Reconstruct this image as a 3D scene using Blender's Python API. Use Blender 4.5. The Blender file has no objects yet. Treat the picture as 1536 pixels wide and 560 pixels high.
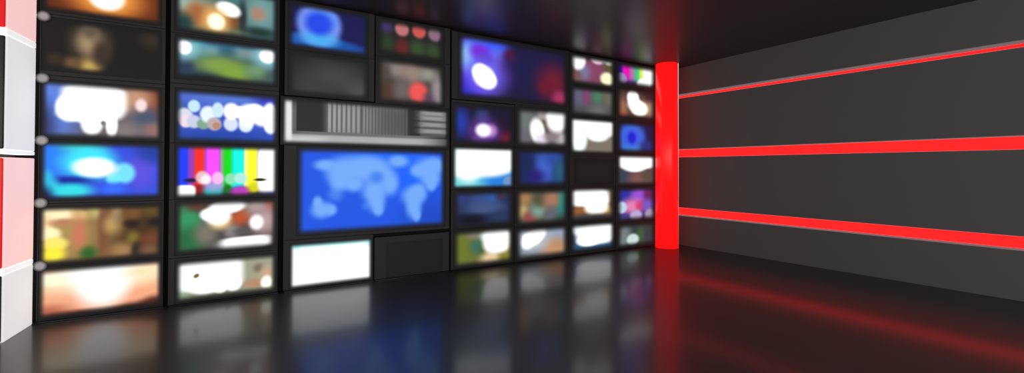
# A dark virtual news studio: a wall of monitors, a red pillar, a grey wall with
# recessed red light strips, a lit tower at the left, glossy floor and ceiling.
import bpy, bmesh, math
from mathutils import Vector, Matrix

scene = bpy.context.scene
COL = scene.collection

# ------------------------------------------------------------------ measures (metres)
EYE = 1.3                   # camera height
WALL_Y = 5.396              # front of the monitor wall
WALL_X = 6.763              # face of the right-hand wall
CEIL = 3.0965               # ceiling height

# label, cell (x0,x1,z0,z1), lit picture (x0,x1,z0,z1), soft edge (x,z), ground colour,
# picture patches: (x, z, rx, rz, colour, softness, turn, strength, squareness)
MONITORS = [
 ('monitor at the head of the leftmost column, white sun in an orange glow', [-1.2491, -0.405, 2.5947, 3.0997], [-1.2411, -0.4358, 2.617, 3.0585], (0.0533, 0.0703), (0.281, 0.132, 0.085), [
   (0.016, -0.052, 0.348, 0.19, (0.583, 0.281, 0.122), 0.82, 0, 1, 2),
   (0.016, -0.039, 0.203, 0.146, (1.0, 0.661, 0.281), 0.74, 0, 1, 2),
   (0.011, -0.034, 0.123, 0.112, (1.044, 1.044, 1.044), 0.25, 0, 1, 2),
 ]),
 ('near-black monitor with a faint beige blur, second down in the leftmost column', [-1.2491, -0.405, 2.078, 2.5927], [-1.2411, -0.4323, 2.112, 2.5705], (0.0533, 0.0703), (0.118, 0.112, 0.108), [
   (-0.096, 0.048, 0.112, 0.137, (0.43, 0.362, 0.281), 0.82, 0, 1, 2),
   (-0.101, 0.047, 0.07, 0.094, (0.641, 0.544, 0.411), 0.82, 0, 1, 2),
   (-0.097, 0.16, 0.047, 0.075, (0.373, 0.336, 0.281), 0.82, 0, 1, 2),
   (-0.103, -0.166, 0.073, 0.069, (0.74, 0.622, 0.336), 0.82, 0, 1, 2),
   (-0.214, -0.142, 0.054, 0.049, (0.43, 0.318, 0.209), 0.82, 0, 1, 2),
   (-0.322, -0.119, 0.053, 0.048, (0.227, 0.174, 0.139), 0.82, 0, 1, 2),
   (0.329, 0.137, 0.084, 0.079, (0.209, 0.181, 0.153), 0.82, 0, 1, 2),
   (-0.019, -0.029, 0.057, 0.101, (0.245, 0.191, 0.167), 0.82, 0, 1, 2),
 ]),
 ('monitor with a ragged white blaze between blue left and brown right edges', [-1.2491, -0.405, 1.5372, 2.076], [-1.2411, -0.427, 1.5432, 2.0421], (0.0533, 0.0703), (0.373, 0.336, 0.373), [
   (-0.347, 0.024, 0.184, 0.313, (0.373, 0.525, 0.919), 0.82, 0, 1, 2),
   (-0.397, -0.135, 0.078, 0.179, (0.209, 0.245, 0.43), 0.82, 0, 1, 2),
   (0.352, 0.13, 0.116, 0.172, (0.43, 0.174, 0.105), 0.82, 0, 1, 2),
   (0.218, 0.119, 0.122, 0.143, (0.779, 0.583, 0.468), 0.82, 0, 1, 2),
   (0.292, -0.059, 0.114, 0.105, (0.281, 0.336, 0.43), 0.82, 0, 1, 2),
   (0.345, -0.148, 0.073, 0.066, (0.583, 0.43, 0.411), 0.82, 0, 1, 2),
   (0.14, -0.157, 0.119, 0.077, (0.506, 0.468, 0.468), 0.82, 0, 1, 2),
   (0.254, 0.076, 0.041, 0.057, (1.0, 0.879, 0.879), 0.47, 0, 1, 2),
   (-0.065, 0.093, 0.219, 0.143, (1.044, 1.044, 1.044), 0.16, 0, 1, 4),
   (-0.231, 0.021, 0.088, 0.12, (1.044, 1.044, 1.044), 0.2, 0, 1, 2),
   (-0.092, -0.031, 0.206, 0.075, (1.044, 1.044, 1.044), 0.25, 0, 1, 2),
   (-0.082, -0.099, 0.075, 0.112, (1.044, 1.044, 1.044), 0.25, 0, 1, 2),
   (0.05, -0.111, 0.042, 0.108, (1.044, 1.044, 1.044), 0.31, 0, 1, 2),
   (-0.007, -0.101, 0.015, 0.018, (0.468, 0.468, 0.487), 0.63, 0, 1, 2),
 ]),
 ('vivid blue monitor with a white oval ringed in cyan, in the leftmost column', [-1.2491, -0.405, 0.9971, 1.5352], [-1.2411, -0.422, 1.0163, 1.5272], (0.0533, 0.0703), (0.209, 0.318, 0.879), [
   (-0.353, 0.1, 0.113, 0.204, (0.174, 0.506, 1.0), 0.82, 0, 1, 2),
   (-0.148, 0.214, 0.129, 0.056, (0.245, 0.779, 0.74), 0.82, 0, 1, 2),
   (-0.1, 0.072, 0.178, 0.149, (0.245, 0.919, 1.0), 0.47, 0, 1, 2),
   (-0.227, -0.088, 0.135, 0.037, (0.072, 0.139, 0.583), 0.82, 0, 1, 2),
   (0.262, 0.004, 0.092, 0.156, (0.373, 0.318, 0.879), 0.82, 0, 1, 2),
   (0.354, 0.189, 0.126, 0.105, (0.139, 0.245, 0.622), 0.82, 0, 1, 2),
   (0.137, -0.021, 0.077, 0.092, (0.468, 0.899, 1.0), 0.36, 0, 1, 2),
   (0.063, -0.072, 0.049, 0.051, (0.468, 0.939, 1.0), 0.47, 0, 1, 2),
   (0.064, -0.161, 0.078, 0.051, (0.209, 0.43, 1.0), 0.82, 0, 1, 2),
   (-0.369, -0.056, 0.039, 0.06, (0.191, 0.72, 0.919), 0.74, 0, 1, 2),
   (-0.342, -0.128, 0.052, 0.072, (0.191, 0.74, 0.899), 0.74, 0, 1, 2),
   (-0.217, -0.173, 0.136, 0.064, (0.209, 0.879, 0.919), 0.58, 0, 1, 2),
   (-0.394, -0.211, 0.06, 0.072, (0.105, 0.139, 0.318), 0.82, 0, 1, 2),
   (-0.062, 0.029, 0.146, 0.087, (1.044, 1.044, 1.044), 0.31, -2, 1, 2),
 ]),
 ('brown and gold monitor with stacked yellow lights along its left side', [-1.2491, -0.405, 0.4652, 0.9951], [-1.2411, -0.4168, 0.4726, 0.976], (0.0533, 0.0703), (0.449, 0.336, 0.209), [
   (-0.252, 0.016, 0.215, 0.267, (0.68, 0.564, 0.336), 0.74, 0, 1, 2),
   (-0.307, 0.179, 0.132, 0.075, (1.044, 0.972, 0.772), 0.47, 0, 1, 2),
   (-0.377, 0.109, 0.043, 0.072, (1.0, 0.879, 0.661), 0.74, 0, 1, 2),
   (-0.154, 0.169, 0.055, 0.049, (0.859, 0.7, 0.468), 0.82, 0, 1, 2),
   (-0.162, -0.003, 0.041, 0.111, (0.819, 0.468, 0.355), 0.82, 0, 1, 2),
   (-0.262, 0.108, 0.08, 0.03, (0.74, 0.506, 0.373), 0.82, 0, 1, 2),
   (-0.35, 0.011, 0.072, 0.062, (1.044, 0.981, 0.772), 0.42, 0, 1, 2),
   (-0.314, -0.073, 0.079, 0.058, (1.022, 0.927, 0.439), 0.42, 0, 1, 2),
   (-0.322, -0.159, 0.072, 0.063, (1.022, 0.952, 0.25), 0.63, 0, 1, 2),
   (-0.061, 0.189, 0.042, 0.056, (0.74, 0.68, 0.43), 0.82, 0, 1, 2),
   (-0.002, 0.011, 0.031, 0.251, (0.506, 0.318, 0.227), 0.82, 0, 1, 2),
   (0.079, 0.069, 0.068, 0.076, (0.799, 0.661, 0.392), 0.82, 0, 1, 2),
   (0.093, 0.157, 0.039, 0.076, (0.7, 0.583, 0.43), 0.82, 0, 1, 2),
   (0.275, 0.005, 0.154, 0.299, (0.281, 0.202, 0.118), 0.74, 0, 1, 2),
   (0.193, 0.075, 0.05, 0.039, (0.174, 0.112, 0.098), 0.82, 0, 1, 2),
   (0.358, 0.078, 0.052, 0.039, (0.132, 0.122, 0.112), 0.82, 0, 1, 2),
   (0.204, -0.055, 0.045, 0.052, (0.487, 0.43, 0.174), 0.82, 0, 1, 2),
   (0.328, -0.078, 0.073, 0.065, (0.449, 0.263, 0.174), 0.82, 0, 1, 2),
   (0.126, -0.164, 0.079, 0.064, (0.641, 0.487, 0.318), 0.82, 0, 1, 2),
   (0.226, -0.173, 0.03, 0.065, (0.191, 0.167, 0.139), 0.82, 0, 1, 2),
   (0.318, -0.181, 0.062, 0.052, (0.468, 0.336, 0.245), 0.82, 0, 1, 2),
   (0.202, 0.164, 0.061, 0.052, (0.468, 0.318, 0.174), 0.82, 0, 1, 2),
   (0.325, 0.185, 0.052, 0.052, (0.373, 0.299, 0.139), 0.82, 0, 1, 2),
   (-0.1, -0.168, 0.051, 0.052, (0.191, 0.392, 0.156), 0.82, 0, 1, 2),
 ]),
 ('salmon monitor with a large white glare, at floor level beside the lit tower', [-1.2491, -0.405, 0.016, 0.4632], [-1.2407, -0.413, 0.022, 0.4552], (0.0533, 0.0703), (0.98, 0.68, 0.525), [
   (-0.01, 0.1, 0.46, 0.113, (1.0, 0.96, 0.799), 0.63, 0, 1, 2),
   (-0.354, -0.157, 0.122, 0.054, (0.74, 0.43, 0.336), 0.82, 0, 1, 2),
   (-0.175, -0.22, 0.302, 0.049, (0.373, 0.181, 0.139), 0.74, 0, 1, 2),
   (0.209, -0.238, 0.435, 0.075, (0.181, 0.072, 0.065), 0.63, 4, 1, 2),
   (0.373, -0.176, 0.095, 0.055, (0.318, 0.153, 0.118), 0.82, 0, 1, 2),
   (-0.0, 0.049, 0.182, 0.207, (1.044, 1.044, 1.044), 0.42, 0, 1, 2),
   (-0.039, 0.129, 0.313, 0.062, (1.044, 1.044, 1.044), 0.63, 0, 1, 2),
   (-0.313, 0.107, 0.088, 0.042, (1.0, 1.0, 0.859), 0.74, 0, 1, 2),
   (0.287, 0.116, 0.134, 0.052, (1.0, 0.919, 0.74), 0.82, 0, 1, 2),
 ]),
 ('teal monitor with two white lights on an orange patch, top of second column', [-0.3674, 0.5482, 2.576, 3.0906], [-0.3402, 0.5324, 2.591, 3.0826], (0.0674, 0.079), (0.299, 0.468, 0.468), [
   (-0.355, 0.031, 0.181, 0.066, (0.583, 0.74, 0.74), 0.82, 0, 1, 2),
   (-0.157, -0.082, 0.202, 0.136, (0.74, 0.487, 0.245), 0.82, 0, 1, 2),
   (-0.269, -0.042, 0.061, 0.089, (0.661, 0.411, 0.245), 0.82, 0, 1, 2),
   (0.024, -0.081, 0.092, 0.077, (0.506, 0.318, 0.174), 0.82, 0, 1, 2),
   (0.281, 0.059, 0.126, 0.175, (0.468, 0.622, 0.622), 0.82, 0, 1, 2),
   (0.254, 0.038, 0.063, 0.063, (0.68, 0.525, 0.43), 0.82, 0, 1, 2),
   (0.117, -0.018, 0.034, 0.156, (0.174, 0.209, 0.209), 0.82, 0, 1, 2),
   (0.269, -0.15, 0.153, 0.048, (0.139, 0.227, 0.209), 0.82, 0, 1, 2),
   (-0.366, -0.163, 0.072, 0.088, (0.139, 0.245, 0.252), 0.82, 0, 1, 2),
   (-0.04, -0.191, 0.156, 0.038, (0.43, 0.43, 0.318), 0.82, 0, 1, 2),
   (-0.003, 0.035, 0.107, 0.071, (1.044, 1.044, 1.044), 0.27, -15, 1, 2),
   (-0.105, -0.103, 0.096, 0.114, (1.0, 0.779, 0.468), 0.74, 0, 1, 2),
   (-0.105, -0.103, 0.07, 0.079, (1.086, 1.073, 0.933), 0.36, 0, 1, 2),
 ]),
 ('monitor with a green field between two round white floodlights', [-0.3674, 0.5482, 2.0992, 2.574], [-0.3357, 0.5367, 2.1389, 2.5589], (0.0674, 0.079), (0.209, 0.299, 0.373), [
   (-0.03, 0.107, 0.431, 0.115, (0.281, 0.487, 0.583), 0.82, 0, 1, 2),
   (-0.258, 0.105, 0.074, 0.089, (0.318, 0.641, 0.74), 0.82, 0, 1, 2),
   (-0.171, 0.087, 0.151, 0.045, (0.43, 0.622, 0.68), 0.82, 0, 1, 2),
   (0.129, 0.098, 0.135, 0.047, (0.468, 0.564, 0.583), 0.82, 0, 1, 2),
   (-0.017, 0.093, 0.065, 0.092, (0.191, 0.373, 0.487), 0.82, 0, 1, 2),
   (0.024, -0.071, 0.277, 0.12, (0.411, 0.506, 0.263), 0.82, -6, 1, 2),
   (-0.093, -0.039, 0.141, 0.061, (0.506, 0.622, 0.299), 0.82, 0, 1, 2),
   (0.037, -0.1, 0.119, 0.077, (0.506, 0.641, 0.245), 0.82, 0, 1, 2),
   (0.226, -0.063, 0.083, 0.055, (0.43, 0.583, 0.43), 0.82, 0, 1, 2),
   (-0.256, -0.2, 0.259, 0.06, (0.122, 0.156, 0.191), 0.82, 0, 1, 2),
   (-0.354, -0.1, 0.06, 0.074, (0.174, 0.245, 0.336), 0.82, 0, 1, 2),
   (-0.362, 0.098, 0.09, 0.103, (0.583, 0.819, 0.859), 0.74, 0, 1, 2),
   (0.337, 0.102, 0.113, 0.112, (0.583, 0.819, 0.859), 0.74, 0, 1, 2),
   (-0.362, 0.098, 0.058, 0.069, (1.044, 1.044, 1.044), 0.25, 0, 1, 2),
   (0.337, 0.102, 0.074, 0.072, (1.044, 1.044, 1.044), 0.25, 0, 1, 2),
 ]),
 ('blue monitor with a row of overlapping white dots, above the colour bars', [-0.3674, 0.5482, 1.5341, 2.0972], [-0.331, 0.5402, 1.5401, 2.0575], (0.0674, 0.079), (0.245, 0.336, 0.779), [
   (-0.024, 0.195, 0.432, 0.088, (0.336, 0.468, 0.839), 0.82, 0, 1, 2),
   (0.341, 0.202, 0.109, 0.049, (0.227, 0.245, 0.74), 0.82, 0, 1, 2),
   (-0.021, -0.193, 0.432, 0.071, (0.146, 0.281, 0.661), 0.82, 0, 1, 2),
   (-0.406, 0.028, 0.046, 0.09, (0.281, 0.43, 0.506), 0.82, 0, 1, 2),
   (-0.286, 0.093, 0.049, 0.059, (0.779, 0.919, 1.0), 0.27, 0, 1, 2),
   (-0.36, -0.003, 0.067, 0.073, (0.859, 0.879, 0.939), 0.27, 0, 1, 2),
   (-0.35, -0.053, 0.056, 0.062, (0.96, 0.879, 0.919), 0.27, 0, 1, 2),
   (-0.285, -0.055, 0.056, 0.063, (0.799, 0.819, 0.919), 0.27, 0, 1, 2),
   (-0.209, -0.074, 0.053, 0.052, (0.506, 0.661, 0.583), 0.27, 0, 1, 2),
   (-0.171, 0.021, 0.068, 0.081, (0.919, 0.98, 1.0), 0.27, 0, 1, 2),
   (-0.093, 0.067, 0.049, 0.076, (0.819, 0.919, 0.98), 0.27, 0, 1, 2),
   (-0.121, -0.069, 0.059, 0.064, (0.74, 0.68, 0.7), 0.27, 0, 1, 2),
   (-0.102, -0.086, 0.034, 0.035, (0.74, 0.544, 0.468), 0.27, 0, 1, 2),
   (0.018, -0.062, 0.061, 0.071, (0.859, 0.899, 0.98), 0.27, 0, 1, 2),
   (0.146, -0.067, 0.063, 0.072, (0.879, 0.96, 1.0), 0.27, 0, 1, 2),
   (0.022, 0.063, 0.071, 0.083, (1.044, 1.044, 1.044), 0.27, 0, 1, 2),
   (0.161, 0.03, 0.084, 0.114, (1.044, 1.044, 1.044), 0.27, 0, 1, 2),
   (0.224, 0.083, 0.085, 0.073, (1.044, 1.044, 1.044), 0.27, 0, 1, 2),
   (0.289, 0.026, 0.091, 0.098, (1.044, 1.044, 1.044), 0.27, 0, 1, 2),
   (0.364, 0.068, 0.068, 0.105, (1.044, 1.044, 1.044), 0.27, 0, 1, 2),
   (0.371, -0.055, 0.066, 0.092, (1.044, 1.044, 1.044), 0.27, 0, 1, 2),
   (0.099, 0.062, 0.062, 0.06, (1.044, 1.044, 1.044), 0.27, 0, 1, 2),
 ]),
 ('monitor of vertical colour bars from blue to white, in the second column', [-0.3674, 0.5482, 1.0011, 1.5321], [-0.3266, 0.5402, 1.0071, 1.5241], (0.0562, 0.0658), (0.139, 0.245, 0.899), [
   (-0.372, 0.049, 0.065, 0.293, (0.122, 0.245, 1.0), 0.42, 0, 1, 10),
   (-0.293, 0.049, 0.038, 0.296, (0.583, 0.245, 0.74), 0.42, 0, 1, 10),
   (-0.238, 0.05, 0.043, 0.298, (1.0, 0.191, 0.139), 0.42, 0, 1, 10),
   (-0.13, 0.05, 0.063, 0.302, (1.0, 0.299, 1.0), 0.42, 0, 1, 10),
   (-0.051, 0.051, 0.022, 0.304, (0.583, 0.661, 0.544), 0.42, 0, 1, 10),
   (-0.001, 0.051, 0.04, 0.306, (0.072, 0.879, 0.105), 0.42, 0, 1, 10),
   (0.085, 0.052, 0.058, 0.309, (0.0, 1.0, 0.919), 0.42, 0, 1, 10),
   (0.155, 0.052, 0.025, 0.312, (1.0, 1.0, 0.661), 0.42, 0, 1, 10),
   (0.207, 0.052, 0.049, 0.314, (1.0, 1.0, 0.209), 0.42, 0, 1, 10),
   (-0.019, -0.237, 0.452, 0.07, (0.174, 0.174, 0.191), 0.42, 0, 1, 10),
   (-0.306, -0.085, 0.051, 0.018, (0.139, 0.088, 0.245), 0.74, 0, 1, 2),
   (-0.239, -0.168, 0.046, 0.051, (0.583, 0.105, 0.122), 0.74, 0, 1, 2),
   (-0.123, -0.199, 0.08, 0.06, (0.209, 0.68, 0.68), 0.47, 0, 1, 2),
   (-0.118, -0.147, 0.078, 0.044, (0.583, 0.661, 0.859), 0.74, 0, 1, 2),
   (-0.009, -0.172, 0.03, 0.053, (0.072, 0.468, 0.105), 0.63, 0, 1, 2),
   (0.103, -0.204, 0.084, 0.06, (0.74, 0.245, 0.74), 0.47, 0, 1, 2),
   (0.223, -0.165, 0.055, 0.051, (0.859, 0.839, 0.105), 0.63, 0, 1, 2),
   (0.341, -0.238, 0.087, 0.029, (0.139, 0.139, 0.544), 0.63, 0, 1, 2),
   (-0.216, -0.059, 0.054, 0.064, (0.919, 0.74, 0.799), 0.31, 0, 1, 2),
   (-0.187, -0.077, 0.043, 0.046, (1.0, 0.96, 0.96), 0.47, 0, 1, 2),
   (-0.09, -0.066, 0.049, 0.061, (0.98, 0.74, 0.96), 0.31, 0, 1, 2),
   (0.02, -0.073, 0.051, 0.057, (0.544, 0.899, 0.7), 0.31, 0, 1, 2),
   (0.102, -0.068, 0.054, 0.057, (0.7, 0.939, 0.899), 0.31, 0, 1, 2),
   (0.35, 0.028, 0.1, 0.243, (1.044, 1.044, 1.044), 0.16, 0, 1, 5),
   (0.275, -0.084, 0.049, 0.013, (0.139, 0.139, 0.0), 0.63, 0, 1, 2),
   (-0.351, -0.194, 0.083, 0.065, (1.044, 1.044, 1.044), 0.2, 0, 1, 3.5),
 ]),
 ('monitor with green at left and two slanting white glares, under the colour bars', [-0.3674, 0.5482, 0.451, 0.9991], [-0.322, 0.5402, 0.4741, 0.9911], (0.0674, 0.079), (0.299, 0.274, 0.263), [
   (-0.319, 0.066, 0.112, 0.125, (0.209, 0.583, 0.373), 0.74, 0, 1, 2),
   (-0.307, -0.128, 0.122, 0.113, (0.156, 0.43, 0.263), 0.82, 0, 1, 2),
   (-0.185, -0.068, 0.087, 0.103, (0.487, 0.46, 0.411), 0.82, 0, 1, 2),
   (-0.254, 0.21, 0.076, 0.057, (0.373, 0.227, 0.191), 0.82, 0, 1, 2),
   (0.103, 0.077, 0.103, 0.077, (0.74, 0.336, 0.191), 0.82, 20, 1, 2),
   (0.356, 0.186, 0.06, 0.074, (0.583, 0.281, 0.191), 0.82, 0, 1, 2),
   (0.227, 0.179, 0.095, 0.072, (0.641, 0.583, 0.564), 0.82, 0, 1, 2),
   (0.314, 0.03, 0.108, 0.134, (0.74, 0.622, 0.641), 0.82, 0, 1, 2),
   (0.032, -0.06, 0.061, 0.059, (0.583, 0.552, 0.537), 0.82, 0, 1, 2),
   (0.125, -0.067, 0.083, 0.036, (0.355, 0.336, 0.336), 0.82, 0, 1, 2),
   (-0.067, -0.193, 0.059, 0.047, (0.468, 0.449, 0.468), 0.82, 0, 1, 2),
   (-0.069, 0.046, 0.084, 0.076, (1.0, 0.879, 0.622), 0.63, 0, 1, 2),
   (-0.01, 0.187, 0.156, 0.073, (1.044, 1.044, 1.044), 0.25, 6, 1, 2),
   (-0.089, 0.099, 0.108, 0.087, (1.044, 1.044, 1.044), 0.31, 0, 1, 2),
   (-0.167, 0.115, 0.068, 0.058, (1.044, 1.044, 1.044), 0.36, 0, 1, 2),
   (0.244, 0.016, 0.062, 0.075, (1.044, 1.044, 1.044), 0.42, 0, 1, 2),
   (0.157, -0.183, 0.219, 0.065, (1.044, 1.044, 1.044), 0.23, 2, 1, 4),
 ]),
 ('pale monitor with a broad white patch holding one dark speck, at floor level', [-0.3674, 0.5482, 0.016, 0.449], [-0.3176, 0.5402, 0.022, 0.4258], (0.0674, 0.079), (0.583, 0.622, 0.525), [
   (0.284, 0.009, 0.139, 0.182, (0.641, 0.641, 0.544), 0.82, 0, 1, 2),
   (0.262, 0.06, 0.043, 0.042, (0.506, 0.437, 0.362), 0.82, 0, 1, 2),
   (0.231, -0.093, 0.095, 0.048, (0.72, 0.544, 0.43), 0.82, 0, 1, 2),
   (0.338, -0.01, 0.054, 0.073, (0.799, 0.661, 0.544), 0.82, 0, 1, 2),
   (0.338, -0.095, 0.052, 0.066, (1.086, 1.086, 0.999), 0.42, 0, 1, 2),
   (-0.015, -0.196, 0.422, 0.047, (0.43, 0.468, 0.355), 0.82, 0, 1, 2),
   (-0.37, -0.117, 0.055, 0.056, (0.583, 0.641, 0.544), 0.82, 0, 1, 2),
   (-0.15, 0.042, 0.28, 0.152, (1.044, 1.044, 1.044), 0.16, 0, 1, 4.5),
   (-0.183, -0.063, 0.144, 0.083, (1.044, 1.044, 1.044), 0.25, 0, 1, 2),
   (0.045, -0.069, 0.073, 0.078, (1.044, 1.044, 1.044), 0.25, 0, 1, 2),
   (-0.065, -0.102, 0.059, 0.052, (1.044, 1.044, 1.044), 0.25, 0, 1, 2),
   (-0.26, 0.041, 0.023, 0.017, (0.468, 0.411, 0.245), 0.47, 35, 1, 2),
 ]),
 ('dark blue monitor with a pale glowing ring, above the blank grey one', [0.6015, 1.5366, 2.5614, 3.0811], [0.6217, 1.4689, 2.5674, 3.0731], (0.0831, 0.0877), (0.118, 0.112, 0.318), [
   (-0.016, -0.155, 0.407, 0.071, (0.112, 0.318, 0.641), 0.47, -3, 1, 2),
   (-0.342, -0.148, 0.083, 0.065, (0.125, 0.336, 0.661), 0.63, 0, 1, 2),
   (-0.106, 0.044, 0.23, 0.233, (0.437, 0.552, 0.923), 0.21, 0, 1, 2),
   (-0.105, -0.112, 0.179, 0.083, (0.31, 0.669, 0.947), 0.63, 0, 1, 2),
   (-0.067, 0.113, 0.118, 0.083, (0.318, 0.544, 0.98), 0.74, 0, 1, 2),
   (-0.112, 0.051, 0.132, 0.12, (0.16, 0.296, 0.907), 0.42, 0, 1, 2),
 ]),
 ('blank dark grey monitor under the blue ring, left of the crowd picture', [0.6015, 1.5366, 2.0683, 2.5594], [0.6259, 1.4728, 2.0743, 2.5514], (0.0831, 0.0877), (0.149, 0.149, 0.149), [
   (0.042, -0.015, 0.321, 0.169, (0.259, 0.259, 0.259), 0.82, 0, 1, 2),
   (0.311, -0.137, 0.127, 0.108, (0.288, 0.288, 0.288), 0.82, 0, 1, 2),
   (-0.154, -0.139, 0.192, 0.103, (0.237, 0.237, 0.237), 0.82, 0, 1, 2),
 ]),
 ('dim monitor with a row of pink and red dots, under the ceiling', [1.552, 2.4896, 2.6169, 3.0719], [1.562, 2.4175, 2.6273, 3.0639], (0.1004, 0.0964), (0.167, 0.163, 0.156), [
   (-0.323, 0.128, 0.076, 0.076, (0.252, 0.209, 0.411), 0.82, 0, 1, 2),
   (-0.125, 0.123, 0.084, 0.086, (0.74, 0.449, 0.449), 0.31, 0, 1, 2),
   (0.088, 0.132, 0.087, 0.087, (0.799, 0.336, 0.318), 0.31, 0, 1, 2),
   (0.294, 0.125, 0.086, 0.089, (0.544, 0.411, 0.487), 0.36, 0, 1, 2),
   (-0.301, -0.068, 0.074, 0.084, (0.174, 0.245, 0.156), 0.82, 0, 1, 2),
   (-0.123, -0.106, 0.084, 0.107, (0.373, 0.156, 0.139), 0.63, 0, 1, 2),
   (0.074, -0.089, 0.091, 0.098, (0.209, 0.299, 0.174), 0.74, 0, 1, 2),
   (0.271, -0.094, 0.095, 0.089, (0.209, 0.281, 0.174), 0.74, 0, 1, 2),
 ]),
 ('dim grey-beige monitor with a red spot, under the row of pink dots', [1.552, 2.4896, 2.0578, 2.6149], [1.5652, 2.4203, 2.0638, 2.6045], (0.1004, 0.0964), (0.274, 0.256, 0.241), [
   (-0.184, 0.132, 0.13, 0.085, (0.525, 0.498, 0.475), 0.82, 0, 1, 2),
   (-0.007, 0.109, 0.135, 0.13, (0.583, 0.498, 0.46), 0.82, 0, 1, 2),
   (0.199, 0.121, 0.117, 0.077, (0.564, 0.564, 0.525), 0.82, 0, 1, 2),
   (-0.29, -0.154, 0.106, 0.126, (0.318, 0.216, 0.181), 0.82, 0, 1, 2),
   (-0.117, -0.096, 0.11, 0.128, (0.411, 0.385, 0.373), 0.82, 0, 1, 2),
   (0.085, -0.11, 0.123, 0.122, (0.939, 0.336, 0.325), 0.42, 0, 1, 2),
   (0.248, -0.172, 0.094, 0.088, (0.336, 0.263, 0.336), 0.74, 0, 1, 2),
   (0.354, -0.074, 0.096, 0.179, (0.583, 0.537, 0.552), 0.63, 12, 1, 2),
   (-0.355, 0.091, 0.084, 0.084, (0.299, 0.274, 0.252), 0.82, 0, 1, 2),
 ]),
 ('wide monitor of grey bars beside a white L, above the blue world map', [0.5643, 2.4896, 1.5443, 2.0558], [0.5743, 2.4804, 1.5503, 2.0478], (0.0602, 0.0609), (0.177, 0.177, 0.177), [
   (-0.071, 0.065, 0.459, 0.196, (0.362, 0.362, 0.362), 0.1, 0, 1, 12),
   (-0.477, 0.05, 0.016, 0.18, (0.63, 0.63, 0.63), 0.63, 0, 1, 6),
   (-0.426, 0.051, 0.016, 0.181, (0.622, 0.622, 0.622), 0.63, 0, 1, 6),
   (-0.375, 0.051, 0.016, 0.182, (0.614, 0.614, 0.614), 0.63, 0, 1, 6),
   (-0.324, 0.051, 0.016, 0.183, (0.606, 0.606, 0.606), 0.63, 0, 1, 6),
   (-0.272, 0.052, 0.017, 0.184, (0.598, 0.598, 0.598), 0.63, 0, 1, 6),
   (-0.219, 0.052, 0.017, 0.185, (0.591, 0.591, 0.591), 0.63, 0, 1, 6),
   (-0.166, 0.053, 0.017, 0.186, (0.583, 0.583, 0.583), 0.63, 0, 1, 6),
   (-0.104, 0.047, 0.011, 0.181, (0.544, 0.544, 0.544), 0.82, 0, 1, 6),
   (-0.067, 0.045, 0.011, 0.181, (0.529, 0.529, 0.529), 0.82, 0, 1, 6),
   (-0.03, 0.043, 0.011, 0.182, (0.517, 0.517, 0.517), 0.82, 0, 1, 6),
   (0.008, 0.042, 0.011, 0.183, (0.506, 0.506, 0.506), 0.82, 0, 1, 6),
   (0.046, 0.04, 0.011, 0.184, (0.494, 0.494, 0.494), 0.82, 0, 1, 6),
   (0.084, 0.038, 0.011, 0.184, (0.483, 0.483, 0.483), 0.82, 0, 1, 6),
   (0.122, 0.036, 0.011, 0.185, (0.468, 0.468, 0.468), 0.82, 0, 1, 6),
   (0.161, 0.034, 0.011, 0.186, (0.456, 0.456, 0.456), 0.82, 0, 1, 6),
   (0.2, 0.032, 0.011, 0.186, (0.445, 0.445, 0.445), 0.82, 0, 1, 6),
   (0.24, 0.03, 0.011, 0.187, (0.433, 0.433, 0.433), 0.82, 0, 1, 6),
   (0.279, 0.028, 0.011, 0.188, (0.422, 0.422, 0.422), 0.82, 0, 1, 6),
   (0.319, 0.026, 0.011, 0.188, (0.407, 0.407, 0.407), 0.82, 0, 1, 6),
   (0.36, 0.024, 0.012, 0.189, (0.396, 0.396, 0.396), 0.82, 0, 1, 6),
   (0.4, 0.022, 0.012, 0.19, (0.385, 0.385, 0.385), 0.82, 0, 1, 6),
   (0.244, 0.036, 0.198, 0.18, (0.281, 0.281, 0.281), 0.82, 0, 0.5, 6),
   (0.49, 0.056, 0.053, 0.185, (0.184, 0.184, 0.184), 0.36, 0, 1, 10),
   (0.74, 0.056, 0.174, 0.166, (0.332, 0.332, 0.332), 0.12, 0, 1, 10),
   (0.74, 0.179, 0.168, 0.025, (0.575, 0.575, 0.575), 0.63, 0, 1, 8),
   (0.74, 0.121, 0.168, 0.025, (0.575, 0.575, 0.575), 0.63, 0, 1, 8),
   (0.74, 0.041, 0.168, 0.025, (0.575, 0.575, 0.575), 0.63, 0, 1, 8),
   (0.741, -0.039, 0.168, 0.025, (0.575, 0.575, 0.575), 0.63, 0, 1, 8),
   (-0.083, -0.126, 0.799, 0.024, (0.422, 0.422, 0.422), 0.25, 0, 1, 14),
   (-0.83, 0.032, 0.02, 0.174, (0.377, 0.377, 0.377), 0.47, 0, 1, 6),
   (-0.076, -0.185, 0.909, 0.048, (0.669, 0.669, 0.669), 0.36, 0, 1, 14),
   (-0.739, -0.198, 0.208, 0.04, (0.779, 0.779, 0.779), 0.63, 0, 1, 6),
   (-0.894, 0.01, 0.042, 0.234, (0.907, 0.907, 0.907), 0.36, 0, 1, 5),
 ]),
 ('big blue monitor showing a pale world map', [0.6015, 2.4896, 0.5428, 1.5423], [0.7196, 2.4393, 0.5774, 1.5343], (0.0915, 0.092), (0.132, 0.336, 0.891), [
   (0.394, 0.194, 0.239, 0.252, (0.122, 0.392, 1.0), 0.82, 0, 1, 2),
   (0.069, 0.417, 0.449, 0.089, (0.122, 0.392, 1.0), 0.82, 0, 1, 2),
   (0.641, -0.346, 0.3, 0.211, (0.122, 0.299, 0.779), 0.82, 0, 1, 2),
   (-0.571, 0.279, 0.108, 0.058, (0.46, 0.669, 0.988), 0.63, 0, 1, 2),
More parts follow.
